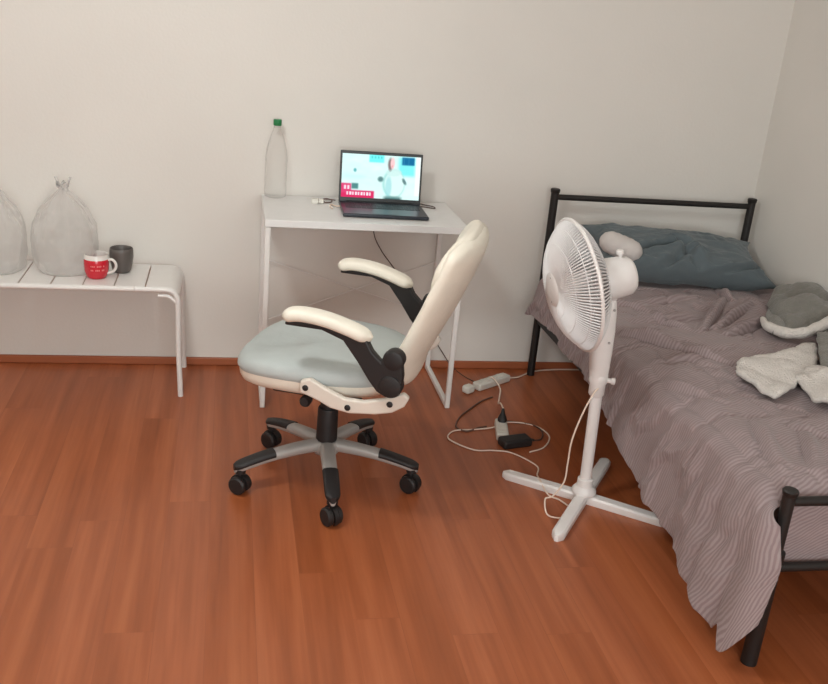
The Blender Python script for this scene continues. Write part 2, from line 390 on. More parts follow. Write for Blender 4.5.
def build_cover():
    bm = NB(); uvl = bm.loops.layers.uv.new('UVMap')
    NY = 300; NT = 130; NS = 90
    ya, yb = BY0+.042, 3.775
    grid = []; UV = {}
    for j in range(NY+1):
        y = lerp(ya, yb, j/NY)
        row = []
        hem = pw(hem_tab, y) + .008*math.sin(y*9)+.002*math.sin(y*41)
        for i in range(NT+1):
            x = lerp(BX1+.035, XE, i/NT)
            z = top_z(x, y)
            # sag next to the wall and rounding at left edge
            ed = (x-XE)
            if ed < .05: z -= .02*(1-ed/.05)**2
            wr = (BX1+.03-x)
            if wr < .05: z += .012*(1-wr/.05)
            fe = y-ya
            if fe < .05: z -= .03*(1-fe/.05)**2
            v = bm.verts.new((x, y, z)); UV[v] = (BX1-x, y+.45*(BX1-x)); row.append(v)
        z0 = row[-1].co.z
        for i in range(1, NS+1):
            t = i/NS; s = t*(z0-hem)
            drop = t
            # corner round then hang
            ar = .035
            if s < ar*1.57:
                a = s/ar; xx = XE - ar*math.sin(a); zz = z0 - ar*(1-math.cos(a))
            else:
                xx = XE-ar; zz = z0 - ar - (s-ar*1.57)*1.0
            q = max(0, (z0-zz)/(z0-.05))
            foot = max(0, 1-(y-ya)/.42)
            amp = .006+.008*q+.022*foot*q
            ph = y*21 + 2.2*fbm(y*1.7, 3.3) + .5*q*3
            ph2 = y*57 + 3*q + 3*fbm(y*2.2, 8.1)
            xx -= q**1.1*.028 + .040*max(0, (y-3.45)/.33)*min(1, q*1.5) + amp*(.5+.5*math.sin(ph))*min(1, q*2.2) + .002*q*math.sin(ph2)
            # creases running slanted over the fall
            w1 = y - .45*(ZT-zz)                     # slanted folds over the side
            rd = 1-min(1, abs(fbm(w1*5.5, zz*2.2, 2))*3.2)
            xx += -.026*rd*min(1, q*3+.1)*(1-.75*q) + .003*fbm(w1*16, zz*4, 4)*min(1, q*4)
            # bunched pleats next to the foot post
            if foot > 0:
                xx -= .034*foot*q*abs(math.sin(y*30+zz*2+.6))
            yy = y
            if foot > .55:   # the corner swings slightly past the post
                yy -= .055*(foot-.55)/.45*min(1, q*2.4)
                xx -= .010*min(1, q*2.5)*(foot-.55)/.45
            zz += .0
            v = bm.verts.new((min(xx, XE-.0), yy, zz)); UV[v] = (BX1-XE+s, y+.45*(BX1-XE)-.2*s); row.append(v)
        grid.append(row)
    for j in range(NY):
        for i in range(NT+NS):
            bm.faces.new((grid[j][i], grid[j][i+1], grid[j+1][i+1], grid[j+1][i]))
    # flap turned in beside the foot post
    prev = grid[0][NT:]
    for k in range(1, 13):
        w = k/12; row = []
        for i, v0 in enumerate(grid[0][NT:]):
            z0 = grid[0][NT].co.z; c = v0.co
            q = min(1, i/14)
            xx = lerp(c.x, min(1.343, c.x+.05), w*q) + .012*math.sin(w*PI)*q*-1
            zz = z0 - (z0-c.z)*(1-.30*w**1.6*q) - .012*w*(1-q)
            v = bm.verts.new((xx, c.y-.058*w*(.25+.75*q), zz)); UV[v] = (UV[v0][0], UV[v0][1]-.07*w); row.append(v)
        for i in range(NS): bm.faces.new((prev[i+1], prev[i], row[i], row[i+1]))
        prev = row
    # foot fall, tucked behind the footboard
    prev = grid[0][:NT+1]
    for k in range(1, 26):
        t = k/25; row = []
        for i, v0 in enumerate(grid[0][:NT+1]):
            x = v0.co.x; z0 = v0.co.z
            zb = .275+.01*math.sin(x*30)
            if i > NT-6: x = x
            a = min(1, t*5)*PI/2
            yy = ya - .012*math.sin(a) + .004*fbm(x*9, t*6, 3)
            zz = z0 - (z0-zb)*t
            v = bm.verts.new((x, yy, zz)); UV[v] = (BX1-v0.co.x, ya-t*.22+.45*(BX1-v0.co.x)); row.append(v)
        for i in range(NT): bm.faces.new((prev[i+1], prev[i], row[i], row[i+1]))
        prev = row
    for f in bm.faces:
        for l in f.loops: l[uvl].uv = UV[l.vert]
    o = link('bed_cover', bm, M['cover'], angle=180)
    sd = o.modifiers.new('thick', 'SOLIDIFY'); sd.thickness = .004; sd.offset = 1
    tag(o, 'mauve grey striped cover draped over the bed, its long side hanging down to the floor', 'bed cover')
build_cover()

# pillow leaning on the headboard
def cushion(name, m, L_, W_, T_, corner=.05, wr=.012, seed=0, n=56, parent=None, fn=None):
    bm = NB(); rows = []
    for sgn in (1, -1):
        rr = []
        for j in range(n+1):
            r = []
            for i in range(n+1):
                u = -1+2*i/n; v = -1+2*j/n
                ex = (1-abs(u)**2.6); ey = (1-abs(v)**2.6)
                th = T_/2*max(0, ex*ey)**.5
                pin = 1-corner*(1-(abs(v))**3)*abs(u)**4*0
                x = u*L_/2*(1-corner*(1-v*v)*abs(u)**3); y = v*W_/2*(1-corner*(1-u*u)*abs(v)**3)
                ww = wr*fbm(u*2.3+seed, v*2.0, sgn*3)+wr*.6*abs(fbm(u*3.3, v*4+seed, 7*sgn))
                edge = min(1, 6*max(0, ex*ey))
                z = sgn*(th+ww*edge)
                p = Vector((x, y, z))
                if fn: p = fn(p, u, v, sgn)
                r.append(p)
            rr.append(r)
        rows.append(rr)
    V = []
    for k, rr in enumerate(rows):
        V.append([[bm.verts.new(p) for p in r] for r in rr])
    for k in (0, 1):
        for j in range(n):
            for i in range(n):
                f = (V[k][j][i], V[k][j][i+1], V[k][j+1][i+1], V[k][j+1][i])
                bm.faces.new(f if k == 0 else f[::-1])
    bmesh.ops.remove_doubles(bm, verts=bm.verts[:], dist=.0006)
    return link(name, bm, m, parent, angle=180)
def pfn(p, u, v, s):
    # creases radiating from the lower corner and bottom edge
    if s > 0:
        for (a, b, h, w) in [((-.9, -.75), (-.15, -.1), -.024, .05), ((-.3, -.95), (.05, -.25), -.022, .05), ((.1, -.9), (-.05, .1), -.022, .04), ((.35, -.95), (.85, -.55), -.022, .05), ((-.1, .1), (.2, -.35), -.01, .05), ((.3, .5), (.75, .1), -.006, .06)]:
            d, sg, t = seg_d(u, v, a, b)
            k_ = min(1, 2.2*max(0, (1-abs(u)**2.6)*(1-abs(v)**2.6)))
            p.z += k_*(h*math.exp(-(d/w)**2) - h*.5*math.exp(-((d-.1)/w)**2))
    return p
pl = cushion('pillow', M['pillow'], .82, .345, .155, .16, .016, 2, 76, None, pfn)
pl.location = (1.890, 3.660, .628); pl.rotation_euler = (math.radians(20), math.radians(3), math.radians(-1.5))
tag(pl, 'slate blue crumpled pillow lying at the head of the bed below the headboard', 'pillow')

# small rolled white cloth beside the pillow
bm = NB(); rings = []
for k in range(19):
    t = k/18; a = 1.0 if 0 else 1
    r = .047*math.sqrt(max(.06, 1-abs(2*t-1)**4)) + .0012*math.sin(t*40)
    c = Vector((lerp(-.092, .092, t), 0, 0))
    rings.append([c+Vector((0, r*1.15*math.cos(2*PI*q/24), r*math.sin(2*PI*q/24))) for q in range(24)])
loft(bm, rings)
o = link('rolled_cloth', bm, M['white_cloth'], angle=180); o.location = (1.585, 3.565, .684); o.rotation_euler = (0, math.radians(18), math.radians(-12))
tag(o, 'small rolled white cloth lying on the left end of the slate blue pillow', 'cloth')

# fleece throw: grey heap with sherpa lining turned out
throw = thing('fleece_throw', 'grey fleece throw with white sherpa lining heaped on the bed beside the right wall', 'blanket', (2.1, 2.9, .52))
TX, TY, TZ = 2.1, 2.9, .52
def sheet(name, m, quad, nu, nv, hfn, parent, edge=None, thick=.012, off=(TX, TY, TZ)):
    """quad: function (u,v)->(x,y); height from hfn; solid cloth"""
    bm = NB(); G = []
    for j in range(nv+1):
        r = []
        for i in range(nu+1):
            u, v = i/nu, j/nv; x, y = quad(u, v); z = hfn(u, v, x, y)
            r.append(bm.verts.new((x-off[0], y-off[1], z-off[2])))
        G.append(r)
    for j in range(nv):
        for i in range(nu): bm.faces.new((G[j][i], G[j][i+1], G[j+1][i+1], G[j+1][i]))
    o = link(name, bm, m, parent, angle=180)
    s = o.modifiers.new('t', 'SOLIDIFY'); s.thickness = thick; s.offset = 1
    return o
# grey heap
def hq(u, v):
    xl = lerp(1.95, 2.22, v)-.03*math.sin(v*PI); x = lerp(xl, 2.33, u); y = lerp(2.95, 3.40, v)
    y += (.05*math.sin(u*PI*1.1)) - .06*u*(1-v)
    return x, y
def hh(u, v, x, y):
    e = min(1, 5*u)*min(1, 6*v)*min(1, 6*(1-v))
    h = .010+.055*e*(.6+.4*math.sin(u*2.2+.4)) + .035*e*fbm(x*6, y*6, 3) + .016*e*math.sin(x*26+y*9+4*fbm(x*2, y*2))
    h -= .03*math.exp(-((x-2.06-.25*(y-3.1))/.018)**2)*e
    return ZT+.012+h
sheet('grey_fold', M['throw_grey'], hq, 60, 70, hh, throw)
# lining hem curling out below the heap
bm = NB()
pts = [(2.0, 3.11, .540), (1.965, 3.016, .543), (1.985, 2.925, .548), (2.042, 2.895, .562), (2.11, 2.915, .58), (2.182, 2.945, .597), (2.30, 3.0, .607)]
sp = spline([(a-TX, b-TY, c-TZ) for a, b, c in pts], 8)
add_tube(bm, sp, .02, 16, radii=[.009+.014*min(1, k/12)+.0015*math.sin(k*.9) for k in range(len(sp))], flat=.85)
link('lining_hem', bm, M['throw_white'], throw, angle=180)['label'] = 'white sherpa lining rolled out along the hem'
# sherpa corner lying flat towards the camera
def poly_sheet(name, m, pts, hfn, parent, thick=.014, step=.012, jag=.006):
    """filled outline (world xy) sampled on a fine grid"""
    def inside(x, y):
        c = False; n = len(pts)
        for i in range(n):
            x1_, y1_ = pts[i]; x2_, y2_ = pts[(i+1) % n]
            if (y1_ > y) != (y2_ > y) and x < (x2_-x1_)*(y-y1_)/(y2_-y1_)+x1_: c = not c
        return c
    xs = [p[0] for p in pts]; ys = [p[1] for p in pts]
    bm = NB(); vs = {}
    def vert(i, j):
        if (i, j) not in vs:
            x = min(xs)+i*step; y = min(ys)+j*step
            x += jag*fbm(x*40, y*40, 1); y += jag*fbm(x*40, y*40, 5)
            vs[(i, j)] = bm.verts.new((x-TX, y-TY, hfn(x, y)-TZ))
        return vs[(i, j)]
    for i in range(int((max(xs)-min(xs))/step)+1):
        for j in range(int((max(ys)-min(ys))/step)+1):
            if inside(min(xs)+(i+.5)*step, min(ys)+(j+.5)*step):
                bm.faces.new((vert(i, j), vert(i+1, j), vert(i+1, j+1), vert(i, j+1)))
    # relax the outline
    for _ in range(3):
        for v in [v for v in bm.verts if v.is_boundary]:
            nb = [e.other_vert(v) for e in v.link_edges if e.is_boundary]
            if len(nb) == 2: v.co = v.co*.5+(nb[0].co+nb[1].co)*.25
    o = link(name, bm, m, parent, angle=180)
    s = o.modifiers.new('t', 'SOLIDIFY'); s.thickness = thick; s.offset = 1
    return o
def lay(h0, amp, fr=7):
    return lambda x, y: top_z(x, y)+h0+amp*(.5+.5*fbm(x*fr, y*fr, 2))
poly_sheet('lining_corner', M['throw_white'], [(1.600, 2.575), (1.592, 2.50), (1.605, 2.42), (1.618, 2.365), (1.66, 2.385), (1.735, 2.445), (1.82, 2.52), (1.90, 2.60), (1.97, 2.70), (2.04, 2.82), (1.99, 2.82), (1.92, 2.755), (1.85, 2.705), (1.78, 2.672), (1.712, 2.672), (1.65, 2.63)], lay(.012, .03), throw)['label'] = 'white sherpa corner turned up on the cover'
poly_sheet('lining_corner', M['throw_white'], [(1.752, 2.475), (1.735, 2.39), (1.722, 2.31), (1.745, 2.25), (1.86, 2.18), (2.02, 2.22), (2.12, 2.4), (2.05, 2.56), (1.93, 2.585), (1.83, 2.545)], lay(.016, .035), throw)['label'] = 'white sherpa corner turned up on the cover'
poly_sheet('grey_fold', M['throw_grey'], [(1.90, 2.56), (1.96, 2.68), (2.05, 2.84), (2.2, 2.93), (2.325, 2.9), (2.325, 2.42), (2.12, 2.42), (2.0, 2.5)], lambda x, y: ZT+.03+.06*math.exp(-((x-2.15)**2+(y-2.68)**2)/.03)+.015*fbm(x*9, y*9, 3), throw)

# ------------------------------------------------------------------ desk
DX0, DX1, DY0, DY1, DH = .135, .910, 3.458, 3.908, .760
dk = thing('desk', 'narrow white desk with a white metal frame against the back wall under the laptop', 'desk', ((DX0+DX1)/2, (DY0+DY1)/2, 0))
ox, oy = (DX0+DX1)/2, (DY0+DY1)/2
bm = NB(); add_box(bm, DX0-ox, DX1-ox, DY0-oy, DY1-oy, DH-.028, DH); link('desktop', bm, M['white_lam'], dk, bevel=.002)
for x in (DX0+.012, DX1-.012):
    bm = NB(); add_bar(bm, (x-ox, DY0+.014-oy, 0), (x-ox, DY0+.014-oy, DH-.029), .02, .02, (0, 1, 0)); link('front_leg', bm, M['white_metal'], dk, bevel=.003)
    bm = NB(); add_bar(bm, (x-ox, DY1-.012-oy, 0), (x-ox, DY1-.012-oy, DH-.029), .02, .02, (0, 1, 0)); link('rear_leg', bm, M['white_metal'], dk, bevel=.003)
    bm = NB(); add_bar(bm, (x-ox, DY0+.024-oy, .011), (x-ox, DY1-.022-oy, .011), .02, .02); link('floor_bar', bm, M['white_metal'], dk, bevel=.003)
    bm = NB(); add_bar(bm, (x-ox, DY0+.024-oy, DH-.04), (x-ox, DY1-.022-oy, DH-.04), .02, .02); link('top_bar', bm, M['white_metal'], dk, bevel=.003)
yb = DY1-.012-oy
for za, zb, d in ((.49, .26, 0), (.21, .50, .005)):
    bm = NB(); add_tube(bm, [(DX0+.02-ox, yb+d, za), (DX1-.02-ox, yb+d, zb)], .003, 8); link('cross_brace', bm, M['white_metal'], dk)

# bottle
bx, by = .188, 3.862
bot = thing('water_bottle', 'tall clear plastic bottle with green cap on the left rear of the desk', 'bottle', (bx, by, DH))
bm = NB()
pr_ = [(.012, .006), (.030, .001), (.0425, .006), (.045, .02), (.0445, .05), (.043, .055), (.0445, .06), (.0445, .09), (.043, .095), (.0445, .10), (.0445, .135), (.043, .14), (.0445, .145),
       (.0445, .165), (.042, .19), (.036, .215), (.026, .248), (.0165, .272), (.0135, .280), (.0135, .298), (.0125, .304)]
lathe(bm, pr_, 40, cap=True); link('bottle_body', bm, M['bottle'], bot, angle=60)
bm = NB(); lathe(bm, [(.0150, .288), (.0165, .290), (.0165, .309), (.0155, .312)], 28); link('cap', bm, M['green_cap'], bot)
bm = NB(); lathe(bm, [(.0137, .279), (.0165, .280), (.0165, .2825), (.0137, .2835)], 28, cap=False); link('neck_ring', bm, M['bottle'], bot)

# laptop
lap = thing('laptop', 'open dark laptop with a bright video on screen, on the white desk', 'laptop', (.603, 3.662, DH), math.radians(-1.5))
W_, D_ = .335, .232
bm = NB(); add_box(bm, -W_/2, W_/2, -D_/2, D_/2, .003, .016); base_o = link('keyboard_base', bm, M['laptop_body'], lap, bevel=.004, bseg=3)
bm = NB()
for r in range(5):
    nk = 14
    for k in range(nk):
        x0 = -W_/2+.018+k*(W_-.036)/nk; y0 = D_/2-.035-(r+1)*.018
        if r == 4 and 3 < k < 9: continue
        add_box(bm, x0+.0012, x0+(W_-.036)/nk-.0012, y0+.0012, y0+.0165, .016, .0172)
add_box(bm, -W_/2+.018+4*(W_-.036)/14+.001, -W_/2+.018+9*(W_-.036)/14-.001, D_/2-.035-5*.018+.0012, D_/2-.035-5*.018+.0165, .016, .0172)
link('keys', bm, M['laptop_keys'], base_o, smooth=False)
bm = NB(); add_box(bm, -.052, .052, -D_/2+.012, -D_/2+.072, .0161, .0166); link('touchpad', bm, M['laptop_body'], base_o, smooth=False)
for sx in (-1, 1):
    bm = NB(); add_box(bm, sx*(W_/2-.03)-.02, sx*(W_/2-.03)+.02, -D_/2+.02, D_/2-.02, 0, .0035)
    link('foot_strip', bm, M['black_plastic'], base_o, smooth=False)
bm = NB(); add_tube(bm, [(-W_/2+.03, D_/2-.004, .014), (W_/2-.03, D_/2-.004, .014)], .0055, 12); link('hinge', bm, M['bezel'], base_o)
LH = .203; tilt = math.radians(-8)
lid = bpy.data.objects.new('screen_lid', None)
bm = NB(); add_box(bm, -W_/2, W_/2, -.003, .003, 0, LH)
lid = link('screen_lid', bm, M['bezel'], lap, bevel=.002); lid.location = (0, D_/2-.002, .014); lid.rotation_euler = (tilt, 0, 0)
# picture on the screen: an emissive raster built face by face
NXs, NYs = 96, 54
def px(u, v):
    c = (222, 255, 252)
    n_ = fbm(u*5, v*5, 2)
    c = tuple(q+n_*10 for q in c)
    def bl(c, d, a): return tuple(p*(1-a)+q*a for p, q in zip(c, d))
    def sm(d, w): return max(0, min(1, .5-d/w))
    def rect(u0, u1, v0, v1, w=.02): return sm(max(u0-u, u-u1), w)*sm(max(v0-v, v-v1), w*1.6)
    c = bl(c, (110, 245, 245), .9*rect(.34, .53, .83, 1.02))
    for k in range(4): c = bl(c, (70, 190, 195), .7*rect(.37+k*.04, .383+k*.04, .92, .97, .01))
    c = bl(c, (180, 240, 238), .6*rect(.0, .3, .45, .52, .1))
    c = bl(c, (100, 180, 185), sm(math.hypot((u-.165)/.018, (v-.63)/.04)-1, .9))
    c = bl(c, (120, 242, 244), .85*rect(.72, .93, .55, .98, .05))
    c = bl(c, (24, 105, 155), .95*rect(.76, .92, .80, .98))
    c = bl(c, (60, 150, 190), .6*rect(.78, .79, .80, .98, .01)); c = bl(c, (60, 150, 190), .6*rect(.84, .85, .80, .98, .01))
    c = bl(c, (250, 255, 255), rect(.94, 1.0, .1, 1.0))
    # person: shirt, arms, head
    c = bl(c, (172, 226, 222), .9*sm(math.hypot((u-.665)/.145, (v-.36)/.34)-1, .16))
    sh = math.hypot((u-.675)/.125, (v-.36)/.30)-1
    c = bl(c, (222, 250, 246), sm(sh, .12))
    c = bl(c, (206, 240, 236), .8*sm(math.hypot((u-.66)/.10, (v-.62)/.09)-1, .2))
    c = bl(c, (160, 222, 226), .7*sm(math.hypot((u-.60)/.04, (v-.28)/.24)-1, .5))
    c = bl(c, (80, 120, 120), .85*sm(math.hypot((u-.495)/.035, (v-.45)/.06)-1, .7))
    c = bl(c, (88, 120, 122), .85*sm(math.hypot((u-.80-.25*(.42-v))/.022, (v-.42)/.07)-1, .6))
    c = bl(c, (120, 96, 96), .85*sm(math.hypot((u-.612)/.030, (v-.80)/.14)-1, .6))
    c = bl(c, (252, 205, 208), sm(math.hypot((u-.640)/.028, (v-.83)/.13)-1, .5))
    c = bl(c, (225, 130, 140), .5*sm(math.hypot((u-.638)/.008, (v-.76)/.03)-1, .5))
    c = bl(c, (60, 96, 96), .9*rect(.55, .77, -.1, .05, .05))
    c = bl(c, (70, 128, 128), .9*rect(.13, .215, .2, .33))
    # banner with white lettering
    c = bl(c, (222, 52, 104), rect(-.1, .42, -.1, .165, .02))
    c = bl(c, (226, 70, 120), rect(-.1, .125, .1, .32, .02))
    if .055 < v < .135:
        for k in range(9):
            uu = .07+k*.036
            c = bl(c, (255, 240, 248), rect(uu, uu+.02+.006*(k % 2), .05, .135, .012))
    if .18 < v < .28:
        for k in range(2):
            uu = .035+k*.042
            c = bl(c, (255, 236, 246), rect(uu, uu+.026, .185, .275, .012))
    return [max(0, min(255, q)) for q in c]
bm = NB(); cl = bm.loops.layers.float_color.new('picture')
w2, h2 = W_-.016, LH-.030
vv = [[bm.verts.new((-w2/2+w2*i/NXs, -.0034, .018+h2*j/NYs)) for i in range(NXs+1)] for j in range(NYs+1)]
for j in range(NYs):
    for i in range(NXs):
        f = bm.faces.new((vv[j][i], vv[j][i+1], vv[j+1][i+1], vv[j+1][i]))
        c = lin(px((i+.5)/NXs, (j+.5)/NYs))
        for l in f.loops: l[cl] = c
sm_ = bpy.data.materials.new('screen_picture'); sm_.use_nodes = True
nt = sm_.node_tree; nt.nodes.clear()
at = nt.nodes.new('ShaderNodeAttribute'); at.attribute_name = 'picture'
em = nt.nodes.new('ShaderNodeEmission'); em.inputs[1].default_value = .8
ou = nt.nodes.new('ShaderNodeOutputMaterial'); nt.links.new(at.outputs['Color'], em.inputs[0]); nt.links.new(em.outputs[0], ou.inputs[0])
link('display', bm, sm_, lid, smooth=False)

# cables and small things on the desk
bm = NB(); add_tube(bm, [(.772, 3.76, DH+.010), (.80, 3.77, DH+.006), (.835, 3.765, DH+.004), (.835, 3.80, DH+.004), (.80, 3.83, DH+.004), (.77, 3.87, DH+.004), (.70, 3.885, DH+.003), (.62, 3.90, DH+.004), (.612, 3.9135, DH+.001), (.611, 3.9145, DH-.02), (.612, 3.914, .62), (.65, 3.912, .54), (.715, 3.90, .458), (.80, 3.88, .33), (.90, 3.87, .17), (.955, 3.87, .09), (1.0, 3.86, .03), (1.05, 3.80, .004), (1.11, 3.69, .004)], .0021, 8, smooth=True)
tag(link('charger_cable', bm, M['cable_dark'], angle=180), 'thin dark cable running from the laptop down behind the desk towards the power strip', 'cable')
ch = thing('usb_charger', 'small white plug charger lying on the desk left of the laptop', 'charger', (.350, 3.775, DH), math.radians(-12))
bm = NB(); add_box(bm, -.020, .008, -.012, .012, 0, .02); link('charger_body', bm, M['strip_white'], ch, bevel=.004, bseg=3)
bm = NB(); lathe(bm, [(.009, 0), (.010, .002), (.010, .016), (.008, .019)], 16, (.010, 0, .0105), (1, 0, 0)); link('plug_nose', bm, M['strip_white'], ch)
bm = NB(); add_tube(bm, [(.375, 3.79, DH+.003), (.372, 3.82, DH+.003), (.39, 3.84, DH+.008), (.415, 3.83, DH+.006), (.41, 3.80, DH+.003), (.385, 3.785, DH+.004), (.38, 3.81, DH+.010), (.40, 3.845, DH+.005), (.43, 3.82, DH+.008)], .0022, 8, smooth=True)
tag(link('coiled_cable', bm, M['cable_grey'], angle=180), 'small coiled grey cable on the desk at the left rear of the laptop', 'cable')
bm = NB(); add_tube(bm, [(.438, 3.70, DH+.010), (.42, 3.72, DH+.006), (.408, 3.76, DH+.003), (.40, 3.72, DH+.003), (.405, 3.68, DH+.003)], .0032, 8, smooth=True)
tag(link('short_white_cable', bm, M['cable_white'], angle=180), 'short white cable plugged into the left side of the laptop', 'cable')

# ------------------------------------------------------------------ office chair (local: +x where the sitter faces, +y towards the camera)
ch = thing('office_chair', 'cream office chair on casters with padded armrests, turned towards the left', 'chair', (.34, 2.88, 0), math.radians(158.3))
def sect(c, w, t, n=36, e=2.6, tx=(1, 0, 0), tz=(0, 0, 1)):
    pass
# seat cushion: cream underside and pale blue cover on top
def seat_ring(z, gx, gy, cx_=.01, n=56, e=3.2):
    r = []
    for k in range(n):
        a = 2*PI*k/n; ca, sa = math.cos(a), math.sin(a)
        x = math.copysign(abs(ca)**(2/e), ca)*gx; y = math.copysign(abs(sa)**(2/e), sa)*gy
        y *= 1 - .10*max(0, -x/gx)          # narrower at the rear
        zz = z - .022*max(0, (x/gx))**3
        r.append((cx_+x, y, zz))
    return r
bm = NB()
loft(bm, [seat_ring(.400, .21, .20), seat_ring(.404, .235, .23), seat_ring(.418, .255, .25), seat_ring(.434, .262, .257), seat_ring(.452, .264, .259), seat_ring(.456, .258, .254), seat_ring(.458, .22, .22)])
link('seat', bm, M['cream'], ch)
bm = NB(); rings = []
for z, s in ((.450, .95), (.452, 1.0), (.462, 1.02), (.478, 1.015), (.492, .985), (.501, .93), (.507, .82), (.510, .6), (.511, .35), (.510, .12)):
    rings.append(seat_ring(z, .264*s, .259*s))
loft(bm, rings); link('seat_cushion', bm, M['seat_blue'], ch)['label'] = 'pale blue grey seat cushion'

# backrest
def bprof(z):   # centre line x, thickness
    return pw([(.42, -.243), (.53, -.272), (.70, -.350), (.80, -.390), (.90, -.425), (.97, -.446)], z)
def backrings(z0, z1, wfun, tfun, dx=0, n=44, nz=26, lean=True):
    rings = []
    for k in range(nz+1):
        z = lerp(z0, z1, k/nz); w = wfun(k/nz); t = tfun(k/nz); c = bprof(z)+dx
        r = []
        for q in range(n):
            a = 2*PI*q/n; ca, sa = math.cos(a), math.sin(a)
            x = math.copysign(abs(ca)**(2/2.8), ca)*t/2; y = math.copysign(abs(sa)**(2/2.8), sa)*w
            x += .035*(y/.235)**2*min(1, t/.04)       # sides wrap forward a little
            r.append((c+x-.012, y, z+x*.42))
        rings.append(r)
    return rings
def endr(t, p=.09): 
    return math.sqrt(max(0, 1-(max(0, (p-t)/p))**2)) * math.sqrt(max(0, 1-(max(0, (t-(1-p))/p))**2))
bm = NB(); loft(bm, backrings(.425, .925, lambda t: (.185+.045*min(1, t*1.6))*(.25+.75*endr(t, .13)), lambda t: .014+.054*endr(t, .11), nz=44))
back = link('backrest', bm, M['cream'], ch)
bm = NB(); loft(bm, backrings(.71, .938, lambda t: .05+.170*endr(t, .5), lambda t: .006+.070*endr(t, .5), .014, nz=24))
link('head_cushion', bm, M['cream'], back)
bm = NB(); loft(bm, backrings(.50, .775, lambda t: .05+.13*endr(t, .5), lambda t: .008+.05*endr(t, .5), .006, nz=20))
link('back_cushion', bm, M['cream'], back)

for s, nm in ((1, 'near'), (-1, 'far')):
    y0, y1 = (.262, .284) if s == 1 else (-.284, -.262)
    bm = NB()
    add_prism(bm, [(.016, .470), (-.014, .480), (-.06, .458), (-.122, .434), (-.18, .434), (-.243, .452), (-.30, .480), (-.318, .466), (-.305, .437), (-.27, .412), (-.22, .398), (-.14, .388), (-.08, .396), (-.045, .412), (-.01, .424), (.016, .430)], y0, y1)
    sp_ = link('side_plate', bm, M['cream_plastic'], ch, bevel=.006, bseg=3)
    for (bx_, bz_) in ((-.002, .45), (-.135, .408), (-.262, .440)):
        bm = NB(); lathe(bm, [(.009, 0), (.0095, .003), (.006, .005)], 16, (bx_, s*.284, bz_), (0, s, 0)); link('bolt', bm, M['black_plastic'], sp_)
    ya, yb_ = (.270, .304) if s == 1 else (-.304, -.270)
    ya += s*.016; yb_ += s*.012
    bm = NB()
    add_prism(bm, [(.060, .662), (.062, .650), (-.05, .650), (-.115, .628), (-.16, .572), (-.198, .518), (-.225, .486), (-.25, .474), (-.278, .478), (-.298, .50), (-.300, .545), (-.292, .60), (-.268, .617), (-.240, .608), (-.232, .58), (-.205, .606), (-.185, .640), (-.12, .665), (-.05, .672)], ya, yb_)
    ar = link('armrest', bm, M['black_plastic'], ch, bevel=.008, bseg=3)
    bm = NB(); lathe(bm, [(.020, 0), (.032, .003), (.036, .010), (.036, .040), (.032, .047), (.02, .050)], 26, (-.264, s*.272, .508), (0, s, 0)); link('pivot_disc', bm, M['black_plastic'], ar)
    bm = NB(); lathe(bm, [(.020, 0), (.029, .003), (.031, .008), (.031, .038), (.028, .044), (.02, .047)], 26, (-.268, s*.272, .588), (0, s, 0)); link('pivot_disc', bm, M['black_plastic'], ar)
    # pad
    P = spline([(.072, s*.296, .672), (.02, s*.297, .684), (-.05, s*.296, .680), (-.12, s*.295, .664), (-.196, s*.292, .638)], 6); rings = []
    nP = len(P)
    for i, p in enumerate(P):
        t = i/(nP-1); e = math.sqrt(max(.0, 1-max(0, (.12-t)/.12)**2))*math.sqrt(max(0, 1-max(0, (t-.88)/.12)**2)); e = max(.25, e)
        hw, hh_ = .034*e, .020*max(.35, e)
        d = (P[min(i+1, nP-1)]-P[max(0, i-1)]).normalized(); nrm = Vector((-d.z, 0, d.x)); nrm = nrm if nrm.z > 0 else -nrm
        rings.append([p + Vector((0, 1, 0))*hw*math.copysign(abs(math.cos(a))**.75, math.cos(a)) + nrm*hh_*math.copysign(abs(math.sin(a))**.75, math.sin(a)) for a in [2*PI*q/24 for q in range(24)]])
    bm = NB(); loft(bm, rings); link('arm_pad', bm, M['cream'], ar)['label'] = 'cream padded top'

bm = NB(); add_box(bm, -.11, .10, -.075, .075, .335, .400); mech = link('tilt_mechanism', bm, M['black_plastic'], ch, bevel=.012, bseg=3)
bm = NB(); add_box(bm, -.15, .13, -.20, .20, .385, .402); link('seat_plate', bm, M['black_plastic'], ch, bevel=.005)
for s in (1, -1):
    bm = NB(); add_bar(bm, (-.14, s*.19, .393), (-.14, s*.262, .400), .03, .012); link('bracket', bm, M['black_plastic'], mech, bevel=.003)
bm = NB(); add_tube(bm, [(.01, .07, .37), (.012, .15, .378), (.012, .21, .382)], .005, 10); lv = link('tilt_lever', bm, M['black_plastic'], ch)
bm = NB(); lathe(bm, [(.010, 0), (.017, .004), (.018, .03), (.013, .04)], 18, (.012, .205, .382), (0, 1, 0)); link('lever_knob', bm, M['black_plastic'], lv)
bm = NB(); lathe(bm, [(.022, .10), (.022, .15), (.0, .15)][:2], 24, cap=True)
lathe(bm, [(.035, .118), (.036, .125), (.034, .262), (.032, .268)], 28); lathe(bm, [(.026, .26), (.026, .338)], 24)
link('gas_column', bm, M['black_plastic'], ch)
